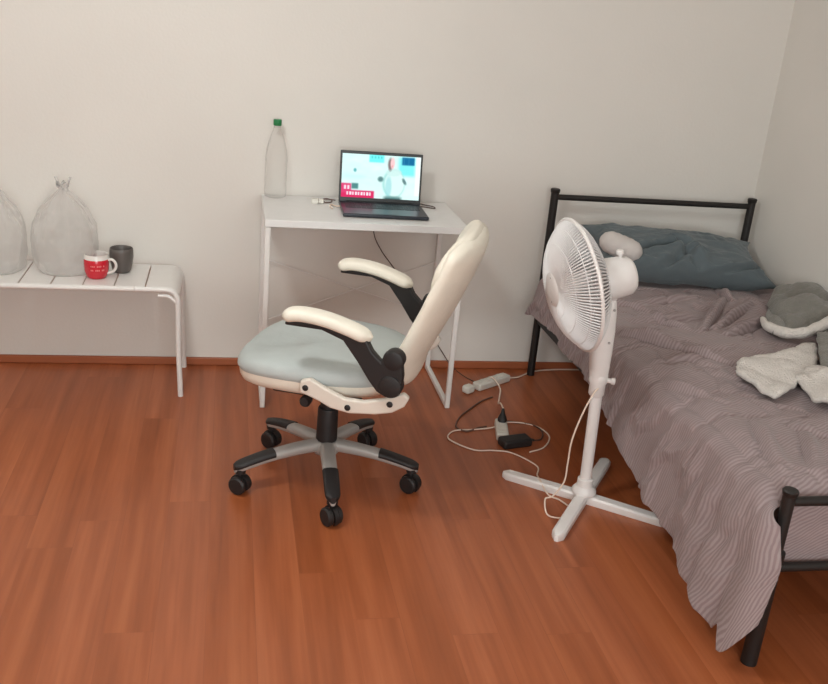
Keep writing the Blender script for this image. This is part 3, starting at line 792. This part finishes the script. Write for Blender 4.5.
# five star base
bm = NB(); lathe(bm, [(.020, .10), (.040, .104), (.050, .116), (.050, .138), (.042, .150), (.030, .152)], 30)
hub = link('base_hub', bm, M['silver'], ch)
a0 = math.radians(-91-158.3)
for k in range(5):
    a = a0 + k*2*PI/5
    def rot(p): return (p[0]*math.cos(a)-p[1]*math.sin(a), p[0]*math.sin(a)+p[1]*math.cos(a), p[2])
    def spoke(bm, s0, s1, wadd=0, zadd=0, n=12, thick=1):
        rings = []
        for i in range(n+1):
            d = lerp(s0, s1, i/n); z = .134 - .042*(d/.31)**2.2; w = .026 - .003*(d/.3) + wadd; h = (.021-.006*(d/.3))*thick
            tp = 1
            if s1 > .27 and d > s1-.03: tp = math.sqrt(max(.1, 1-((d-(s1-.03))/.032)**2))
            r = []
            for q in range(16):
                b = 2*PI*q/16
                r.append(rot((d, math.copysign(abs(math.cos(b))**.7, math.cos(b))*w*tp, z+zadd+math.copysign(abs(math.sin(b))**.8, math.sin(b))*h)))
            rings.append(r)
        loft(bm, rings)
    bm = NB(); spoke(bm, .035, .318); sp_ = link('base_spoke', bm, M['silver'], ch)
    bm = NB(); spoke(bm, .185, .320, .002, .0065, thick=.75); link('tip_cover', bm, M['black_plastic'], sp_)
    # caster
    c = rot((.298, 0, 0)); sw = a + (.5, -.4, 1.2, .2, -.9)[k]
    bm = NB(); lathe(bm, [(.008, .045), (.008, .070), (.018, .074), (.018, .088)], 14, (c[0], c[1], 0)); cs = link('caster', bm, M['black_plastic'], ch)
    ax = Vector((-math.sin(sw), math.cos(sw), 0)); cc = Vector((c[0], c[1], .031))
    bm = NB()
    # hood over the wheels
    rings = []
    for i in range(13):
        b = lerp(-.25*PI, 1.05*PI, i/12); dirv = Vector((math.cos(sw), math.sin(sw), 0))*math.cos(b)+Vector((0, 0, 1))*math.sin(b)
        rings.append([cc+dirv*rr+ax*yy for rr, yy in ((.030, -.0068), (.035, -.0068), (.035, .0068), (.030, .0068))])
    loft(bm, rings); link('caster_hood', bm, M['black_plastic'], cs)
    for s in (1, -1):
        bm = NB(); lathe(bm, [(.010, 0), (.026, 0), (.0308, .004), (.0308, .015), (.026, .020), (.008, .021)], 24, cc+ax*s*.007, ax*s); link('wheel', bm, M['black_plastic'], cs)

# ------------------------------------------------------------------ stand fan
FX, FY = 1.212, 2.704
fan = thing('stand_fan', 'white pedestal fan with round wire grille standing between the desk and the bed', 'fan', (FX, FY, 0))
def foot_bar(nm, ang, L1, L2, z0, z1):
    d = Vector((math.cos(ang), math.sin(ang), 0)); n_ = Vector((-d.y, d.x, 0)); bm = NB(); rings = []
    N_ = 30
    for i in range(N_+1):
        t = i/N_; s = lerp(-L1, L2, t)
        e = math.sqrt(max(.08, 1-max(0, (abs(s)-(L1 if s < 0 else L2)+.022)/.022)**2))
        w = .0215*e; zt = z1-.004*(1-e)*2 - .004*abs(s)/.3
        rings.append([d*s+n_*w*.9+Z*z0, d*s+n_*w+Z*(z0+.008), d*s+n_*w+Z*(zt-.006), d*s+n_*w*.7+Z*zt, d*s-n_*w*.7+Z*zt, d*s-n_*w+Z*(zt-.006), d*s-n_*w+Z*(z0+.008), d*s-n_*w*.9+Z*z0])
    loft(bm, rings); return link(nm, bm, M['fan_white'], fan)
foot_bar('base_bar', math.radians(-37), .295, .295, .0, .030)
foot_bar('base_bar', math.radians(54.7), .31, .325, .0, .0335)
bm = NB(); lathe(bm, [(.040, .030), (.042, .034), (.041, .045), (.033, .056), (.028, .060), (.027, .085), (.0225, .088)], 30); link('base_collar', bm, M['fan_white'], fan)
bm = NB(); add_tube(bm, [(0, 0, .05), (-.012, 0, .44)], .0195, 24); link('pole', bm, M['fan_white'], fan)
PX = -.014
bm = NB(); lathe(bm, [(.0225, .395), (.026, .40), (.026, .435), (.031, .445), (.030, .47), (.026, .475)], 26, (-.013, 0, 0)); kc = link('height_collar', bm, M['fan_white'], fan)
bm = NB(); lathe(bm, [(.008, 0), (.008, .012), (.011, .013), (.012, .023), (.009, .026)], 16, (.013, -.012, .452), (1, -.4, 0)); link('clamp_knob', bm, M['fan_white'], kc)
# neck with the controls
bm = NB(); rings = []
for z, w, d, sx in ((.455, .028, .028, -.014), (.50, .032, .031, -.017), (.56, .036, .033, -.021), (.62, .038, .035, -.025), (.68, .038, .036, -.029), (.72, .035, .035, -.032), (.745, .028, .028, -.034)):
    rings.append([(sx+w*math.copysign(abs(math.cos(2*PI*q/28))**.8, math.cos(2*PI*q/28)), d*math.copysign(abs(math.sin(2*PI*q/28))**.8, math.sin(2*PI*q/28)), z) for q in range(28)])
loft(bm, rings); nk = link('neck', bm, M['fan_white'], fan)
for z in (.70, .59):
    bm = NB(); lathe(bm, [(.0045, 0), (.004, .003)], 12, (-.012, -.034, z), (0, -1, 0)); link('screw', bm, M['silver'], nk)
# head, built in its own frame: axis a (forward)
az = math.radians(182.5); tl = math.radians(-12)
HA = Vector((math.cos(az)*math.cos(tl), math.sin(az)*math.cos(tl), math.sin(tl)))
HC = Vector((1.064, 2.675, .777)) - Vector((FX, FY, 0))       # centre of the grille rim
q0 = Vector((0, 0, 1)).rotation_difference(HA)
def hp(r, th, s):       # polar point in the head's frame: s along the axis
    return HC + q0 @ Vector((r*math.cos(th), r*math.sin(th), s))
def hl(bm, prof, seg=40, c=(0, 0), **k):
    rings = [[hp(r, 2*PI*i/seg, s) for i in range(seg)] for r, s in prof]; loft(bm, rings, True)
bm = NB(); hl(bm, [(.03, -.188), (.052, -.182), (.061, -.170), (.064, -.145), (.066, -.11), (.065, -.075), (.058, -.062), (.04, -.058)])
mot = link('motor_housing', bm, M['fan_white'], fan)
up = (Z - HA*Z.dot(HA)).normalized()
bm = NB(); k0 = HC - HA*.148 + up*.061
lathe(bm, [(.006, 0), (.006, .012), (.012, .014), (.012, .024), (.009, .027)], 16, k0, up); link('oscillation_knob', bm, M['fan_white'], mot)
bm = NB(); add_bar(bm, HC-HA*.115-up*.045, Vector((-.034, 0, .735)), .05, .045, (1, 0, 0)); link('tilt_bracket', bm, M['fan_white'], fan, bevel=.008, bseg=3)
RR = .206
def ring(bm, r, s, t=.004, seg=72):
    rings = []
    for i in range(seg):
        th = 2*PI*i/seg
        rings.append([hp(r+t*math.cos(b), th, s+t*math.sin(b)) for b in [2*PI*q/8 for q in range(8)]])
    rings.append(rings[0]); R_ = loft(bm, rings, False); bmesh.ops.remove_doubles(bm, verts=bm.verts[:], dist=1e-6)
def fprof(t): # front guard: r from .05 to RR, dome
    r = lerp(.045, RR, t); return r, .078*(1-(r/RR)**3.2)
def rprof(t):
    r = lerp(.066, RR, t); return r, -.062*(1-(r/RR)**4)-.004
for nm, pf, nw, rs in (('front_grille', fprof, 116, (.09, .14, .18)), ('rear_grille', rprof, 116, (.10, .16))):
    bm = NB()
    for k in range(nw):
        th = 2*PI*k/nw
        pts = [hp(*( [pf(i/7)[0], th+.16*(1-i/7)*0, pf(i/7)[1]])) for i in range(8)]
        add_tube(bm, pts, .0027, 4, cap=False)
    for r in rs:
        t = (r-.045)/(RR-.045) if nm == 'front_grille' else (r-.066)/(RR-.066)
        ring(bm, r, pf(t)[1], .0018, 60)
    link(nm, bm, M['fan_grille'], fan)
bm = NB(); ring(bm, RR, 0, .006, 80); link('grille_rim', bm, M['fan_white'], fan)
bm = NB(); hl(bm, [(.060, .060), (.062, .066), (.060, .076), (.048, .082), (.02, .085), (.001, .0855)]); bd = link('grille_badge', bm, M['fan_white'], fan)
bm = NB(); lathe(bm, [(.003, 0), (.0028, .001)], 8, hp(.04, 0, .0835), HA); link('badge_screw', bm, M['silver'], bd)
bm = NB(); lathe(bm, [(.003, 0), (.0028, .001)], 8, hp(.04, PI, .0835), HA); link('badge_screw', bm, M['silver'], bd)
bm = NB(); hl(bm, [(.036, -.045), (.042, -.03), (.042, .025), (.034, .042), (.01, .048)]); bh = link('blade_hub', bm, M['fan_white'], fan)
for k in range(3):
    bm = NB(); G = []
    for i in range(15):
        t = i/14; r = lerp(.036, .188, t); wd = (.34+.42*math.sin(min(1, t*1.25)*PI*.5)) * (1-.35*max(0, (t-.8)/.2)**2)
        row = []
        for j in range(11):
            s = j/10; th = 2*PI*k/3 + .5 + (s-.5)*wd*2 + .35*t
            row.append(bm.verts.new(hp(r, th, lerp(.022, -.028, s)+.006*math.sin(s*PI))))
        G.append(row)
    for i in range(14):
        for j in range(10): bm.faces.new((G[i][j], G[i+1][j], G[i+1][j+1], G[i][j+1]))
    b_ = link('fan_blade', bm, M['blade'], fan); sd = b_.modifiers.new('t', 'SOLIDIFY'); sd.thickness = .0015
# fan cord
bm = NB(); add_tube(bm, [(1.196, 2.682, .43), (1.175, 2.672, .41), (1.145, 2.665, .34), (1.122, 2.66, .25), (1.120, 2.66, .17), (1.115, 2.655, .10), (1.085, 2.66, .044), (1.06, 2.66, .032), (1.055, 2.61, .004), (1.09, 2.585, .004), (1.135, 2.60, .004), (1.15, 2.64, .004), (1.13, 2.70, .004), (1.10, 2.74, .004), (1.085, 2.80, .030), (1.10, 2.87, .010), (1.125, 2.94, .004), (1.10, 3.0, .004), (1.05, 3.06, .004), (.99, 3.075, .004), (.92, 3.08, .004), (.86, 3.14, .004), (.842, 3.19, .004), (.88, 3.245, .004), (.96, 3.255, .004), (1.04, 3.27, .006), (1.10, 3.31, .008), (1.18, 3.315, .004), (1.235, 3.27, .004), (1.25, 3.19, .004), (1.20, 3.10, .004), (1.13, 3.06, .004)], .0029, 8, smooth=True)
tag(link('fan_cord', bm, M['cable_white'], angle=180), 'long cream cord hanging from the fan neck and looping over the floor', 'cable')

# ------------------------------------------------------------------ things on the floor
# power strip near the bed foot post
ps = thing('power_strip', 'white multi socket power strip on the floor between desk and bed', 'power strip', (1.137, 3.705, 0), math.atan2(3.773-3.64, 1.235-1.04))
bm = NB(); add_box(bm, -.085, .12, -.024, .024, 0, .032); sb = link('strip_body', bm, M['strip_white'], ps, bevel=.007, bseg=3)
for k in range(3):
    bm = NB(); lathe(bm, [(.019, 0), (.019, .002), (.016, .0025), (.016, .001), (.001, .0008)], 20, (-.035+k*.052, 0, .032)); s_ = link('socket', bm, M['strip_white'], sb)
pg = thing('white_plug', 'white plug pushed into the left end of the power strip', 'plug', (1.028, 3.632, 0), math.atan2(3.773-3.64, 1.235-1.04))
bm = NB(); add_box(bm, -.026, .022, -.02, .02, 0, .034); link('plug_body', bm, M['strip_white'], pg, bevel=.01, bseg=3)
# small extension with a black plug
ex = thing('extension_socket', 'small white extension socket on the floor behind the black adapter', 'extension socket', (1.066, 3.232, 0), math.radians(78))
bm = NB(); add_box(bm, -.075, .075, -.024, .024, 0, .03); eb = link('socket_body', bm, M['strip_white'], ex, bevel=.007, bseg=3)
for k in (-1, 1):
    bm = NB(); lathe(bm, [(.018, 0), (.018, .002), (.015, .0022), (.015, .001), (.001, .0008)], 20, (k*.035, 0, .030)); link('socket', bm, M['strip_white'], eb)
bp = thing('black_plug', 'black plug standing in the white extension socket', 'plug', (1.078, 3.275, .032), math.radians(78))
bm = NB(); rings = []
for z, w, d in ((0, .018, .018), (.008, .019, .019), (.018, .016, .014), (.03, .009, .008), (.045, .005, .005)):
    rings.append([(w*math.cos(2*PI*q/20)+z*.4, d*math.sin(2*PI*q/20), z) for q in range(20)])
loft(bm, rings); link('plug_body', bm, M['black_plastic'], bp)
bm = NB(); add_tube(bm, [(1.084, 3.30, .075), (1.09, 3.36, .07), (1.11, 3.45, .03), (1.14, 3.54, .02), (1.16, 3.61, .03), (1.145, 3.67, .05), (1.13, 3.69, .045)], .0033, 8, smooth=True)
tag(link('extension_cable', bm, M['cable_white'], angle=180), 'cream cable between the power strip and the black plug', 'cable')
ad = thing('power_adapter', 'black laptop power adapter brick lying on the floor behind the fan base', 'adapter', (1.09, 3.125, 0), math.radians(14))
bm = NB(); add_box(bm, -.062, .062, -.03, .03, 0, .034); link('adapter_body', bm, M['black_plastic'], ad, bevel=.009, bseg=3)
bm = NB(); add_tube(bm, [(.062, 0, .016), (.078, 0, .014), (.085, .002, .01)], .005, 8); link('strain_relief', bm, M['black_plastic'], ad)
bm = NB(); add_tube(bm, [(1.165, 3.145, .010), (1.21, 3.17, .004), (1.235, 3.24, .004), (1.21, 3.30, .004), (1.13, 3.33, .004), (1.10, 3.33, .006)], .003, 8, smooth=True)
tag(link('adapter_cable', bm, M['cable_dark'], angle=180), 'dark cable curling from the right end of the adapter', 'cable')
bm = NB(); add_tube(bm, [(1.02, 3.285, .004), (.98, 3.27, .004), (.93, 3.24, .004), (.895, 3.28, .004), (.93, 3.37, .004), (1.0, 3.46, .004), (1.06, 3.53, .004), (1.12, 3.575, .004)], .0033, 8, smooth=True)
tag(link('brown_cable', bm, M['cable_grey'], angle=180), 'brown cable looping on the floor left of the extension socket', 'cable')
bm = NB(); add_tube(bm, [(1.245, 3.775, .010), (1.30, 3.80, .004), (1.385, 3.865, .004), (1.50, 3.895, .004), (1.66, 3.898, .004), (1.9, 3.898, .004)], .0033, 8, smooth=True)
tag(link('wall_cable', bm, M['cable_white'], angle=180), 'pale cable running from the power strip along the wall under the bed', 'cable')

# ------------------------------------------------------------------ bench
NX1, NX0, NYF, NYB, NH = -.172, -1.30, 3.563, 3.895, .453
bn = thing('bench', 'low white metal slatted bench against the wall at the left', 'bench', (-.74, 3.73, 0))
qx, qy = -.74, 3.73
def bend(y, sgn, xe):
    r = .045
    return [(xe-sgn*.17-qx, y-qy, NH-.011), (xe-sgn*(r+.012)-qx, y-qy, NH-.011)] + [(xe-sgn*.010 - sgn*r + sgn*r*math.sin(a)-qx, y-qy, NH-.011-r+r*math.cos(a)) for a in [PI/2*k/6 for k in range(1, 7)]] + [(xe-sgn*.008-qx, y-qy, .2), (xe-qx, y-qy, 0)]
for y in (NYF+.011, NYB-.011):
    bm = NB(); add_tube(bm, [(NX0+.172-qx, y-qy, NH-.011), (NX1-.172-qx, y-qy, NH-.011)], .0105, 12); link('seat_rail', bm, M['white_metal'], bn)
    for sgn, xe in ((1, NX1), (-1, NX0)):
        bm = NB(); add_tube(bm, bend(y, sgn, xe), .0105, 12); link('leg', bm, M['white_metal'], bn)
        bm = NB(); add_tube(bm, [(xe-sgn*.085-qx, y-qy, NH-.035), (xe-sgn*.045-qx, y-qy, NH-.038), (xe-sgn*.016-qx, y-qy, NH-.062)], .007, 8, smooth=True); link('corner_brace', bm, M['white_metal'], bn)
# sheet slats across the seat, last one curving down over the corner
xs = NX1-.045; k = 0
def slat(x0, x1, curve=0):
    bm = NB(); prof = []
    n = 8
    if curve:
        r = .05
        prof = [(x0, NH)] + [(NX1-.004-r+r*math.sin(a), NH-r+r*math.cos(a)) for a in [PI/2*k/8 for k in range(0, 8)]]
        top = prof; th = .004
        low = [(x, z-th) for x, z in prof[:2]] + [(x-th*math.sin(PI/2*k/8), z-th*math.cos(PI/2*k/8)) for k, (x, z) in enumerate(prof[2:], 1)]
        poly = top+low[::-1]
    else: poly = [(x0, NH-.004), (x0, NH), (x1, NH), (x1, NH-.004)]
    loft(bm, [[(x-qx, NYF+.012-qy, z) for x, z in poly], [(x-qx, NYB-.012-qy, z) for x, z in poly]])
    link('seat_slat', bm, M['white_metal'], bn, angle=30)
slat(-.300, 0, 1)
x = -.306
while x > NX0+.1:
    slat(x-.108, x); x -= .114
for y in (NYF+.03, NYB-.03): pass

# mugs
def mug(name, loc, rz, label, body, inner, prof_o, prof_i, band=None, handle=True, hm=None, mats=None):
    t = thing(name, label, 'mug', loc, rz)
    bm = NB(); rings = []; n = 40; gs = 1 if handle else 1.05
    prof_o = [(r*gs, z*gs) for r, z in prof_o]; prof_i = [(r*gs, z*gs) for r, z in prof_i]
    pr2 = prof_o + prof_i
    R_ = loft(bm, [[(r*math.cos(2*PI*q/n), r*math.sin(2*PI*q/n), z) for q in range(n)] for r, z in pr2], True)
    no = len(prof_o)
    bm.faces.ensure_lookup_table()
    if band:
        for f in bm.faces:
            c = f.calc_center_median(); rr = math.hypot(c.x, c.y)
            f.material_index = 0 if (c.z < band and f.index < (no-1)*n) else 1
    link('mug_body', bm, [body, inner], t, angle=60)
    if handle:
        bm = NB(); add_tube(bm, [(.037, 0, .066), (.052, 0, .069), (.064, 0, .058), (.066, 0, .042), (.056, 0, .026), (.036, 0, .018)], .0048, 10, smooth=True, flat=1.0); link('handle', bm, hm, t)
    return t
mg = mug('red_mug', (-.492, 3.676, NH), math.radians(-8), 'red mug with white rim and white handle on the bench', M['red_glaze'], M['white_glaze'],
    [(.025, 0), (.030, .002), (.036, .012), (.0405, .03), (.0415, .05), (.041, .070), (.0405, .071), (.040, .085), (.0395, .087)], [(.0375, .086), (.037, .06), (.034, .015), (.02, .008)], .0705, True, M['white_glaze'])
bm = NB()   # two rows of small faded print on the front
for row, z in enumerate((.050, .036)):
    for k in range(-4, 5):
        if (k+row) % 4 == 3: continue
        a = -PI/2+.35+k*.13; r = .0419-(.0005 if row else 0)
        vs = [bm.verts.new((r*math.cos(a+da), r*math.sin(a+da), z+dz)) for da, dz in ((-.045, -.0026), (.045, -.0026), (.045, .0026), (-.045, .0026))]
        vs2 = [bm.verts.new((v.co.x*.985, v.co.y*.985, v.co.z)) for v in vs]
        bm.faces.new(vs); bm.faces.new(vs2[::-1])
        for i in range(4): bm.faces.new((vs[i], vs2[i], vs2[(i+1) % 4], vs[(i+1) % 4]))
link('faded_print', bm, M['mug_print'], mg, smooth=False)
mg.scale = (1.12, 1.12, 1.1)
mug('grey_mug', (-.408, 3.762, NH), 0, 'charcoal grey handleless mug on the bench behind the red mug', M['grey_glaze'], M['grey_glaze'],
    [(.024, 0), (.029, .002), (.035, .012), (.040, .035), (.0435, .06), (.0435, .082), (.042, .092), (.040, .094)], [(.038, .092), (.038, .06), (.032, .015), (.02, .008)], None, False)

# translucent plastic bags
def bag(loc, rx, ry, h, label, seed, lean=0):
    t = thing('plastic_bag', label, 'bag', loc, 0, )
    bm = NB(); rings = []; n = 72; nz = 46
    for k in range(nz+1):
        t_ = k/nz
        prof = pw([(0, .72), (.04, .86), (.15, .98), (.35, 1.0), (.55, .93), (.70, .74), (.82, .46), (.90, .20), (.94, .10), (.97, .12), (1, .2)], t_)
        r = []
        for q in range(n):
            a = 2*PI*q/n
            pl_ = 1+ .05*fbm(math.cos(a)*1.6+seed, math.sin(a)*1.6, t_*3) + .03*math.sin(a*7+4*fbm(t_*3, a, seed))*(.3+t_) + .02*math.sin(a*19+t_*6)*t_
            pl_ += .03*abs(fbm(math.cos(a)*4, math.sin(a)*4+seed, t_*7))
            r.append((rx*prof*pl_*math.cos(a)+lean*t_*t_, ry*prof*pl_*math.sin(a), max(0.001, h*t_*(1+.03*math.sin(a*5)*t_) + (0.0 if k else 0))))
        rings.append(r)
    loft(bm, rings, True); link('bag_film', bm, M['bag'], t, angle=180)
    bm = NB()
    ang = (.3, 1.5)
    for a, s in ((.4, 1), (2.6, 1)):
        add_tube(bm, [(lean*.85, 0, h*.93), (lean*.85+.018*math.cos(a), .01, h*.975), (lean*.85+.024*math.cos(a), .012*math.sin(a), h*1.03), (lean*.85+.03*math.cos(a), .01, h*1.07)], .008, 10, radii=None, smooth=True, flat=.45)
    link('tied_handles', bm, M['bag'], t, angle=180)
    return t
bag((-.615, 3.745, NH), .122, .105, .345, 'full translucent white plastic bag tied at the top, on the bench left of the mugs', 1.3, .0)
bag((-.865, 3.735, NH), .115, .10, .36, 'translucent plastic bag at the left edge of the photo on the bench', 5.1, -.02)
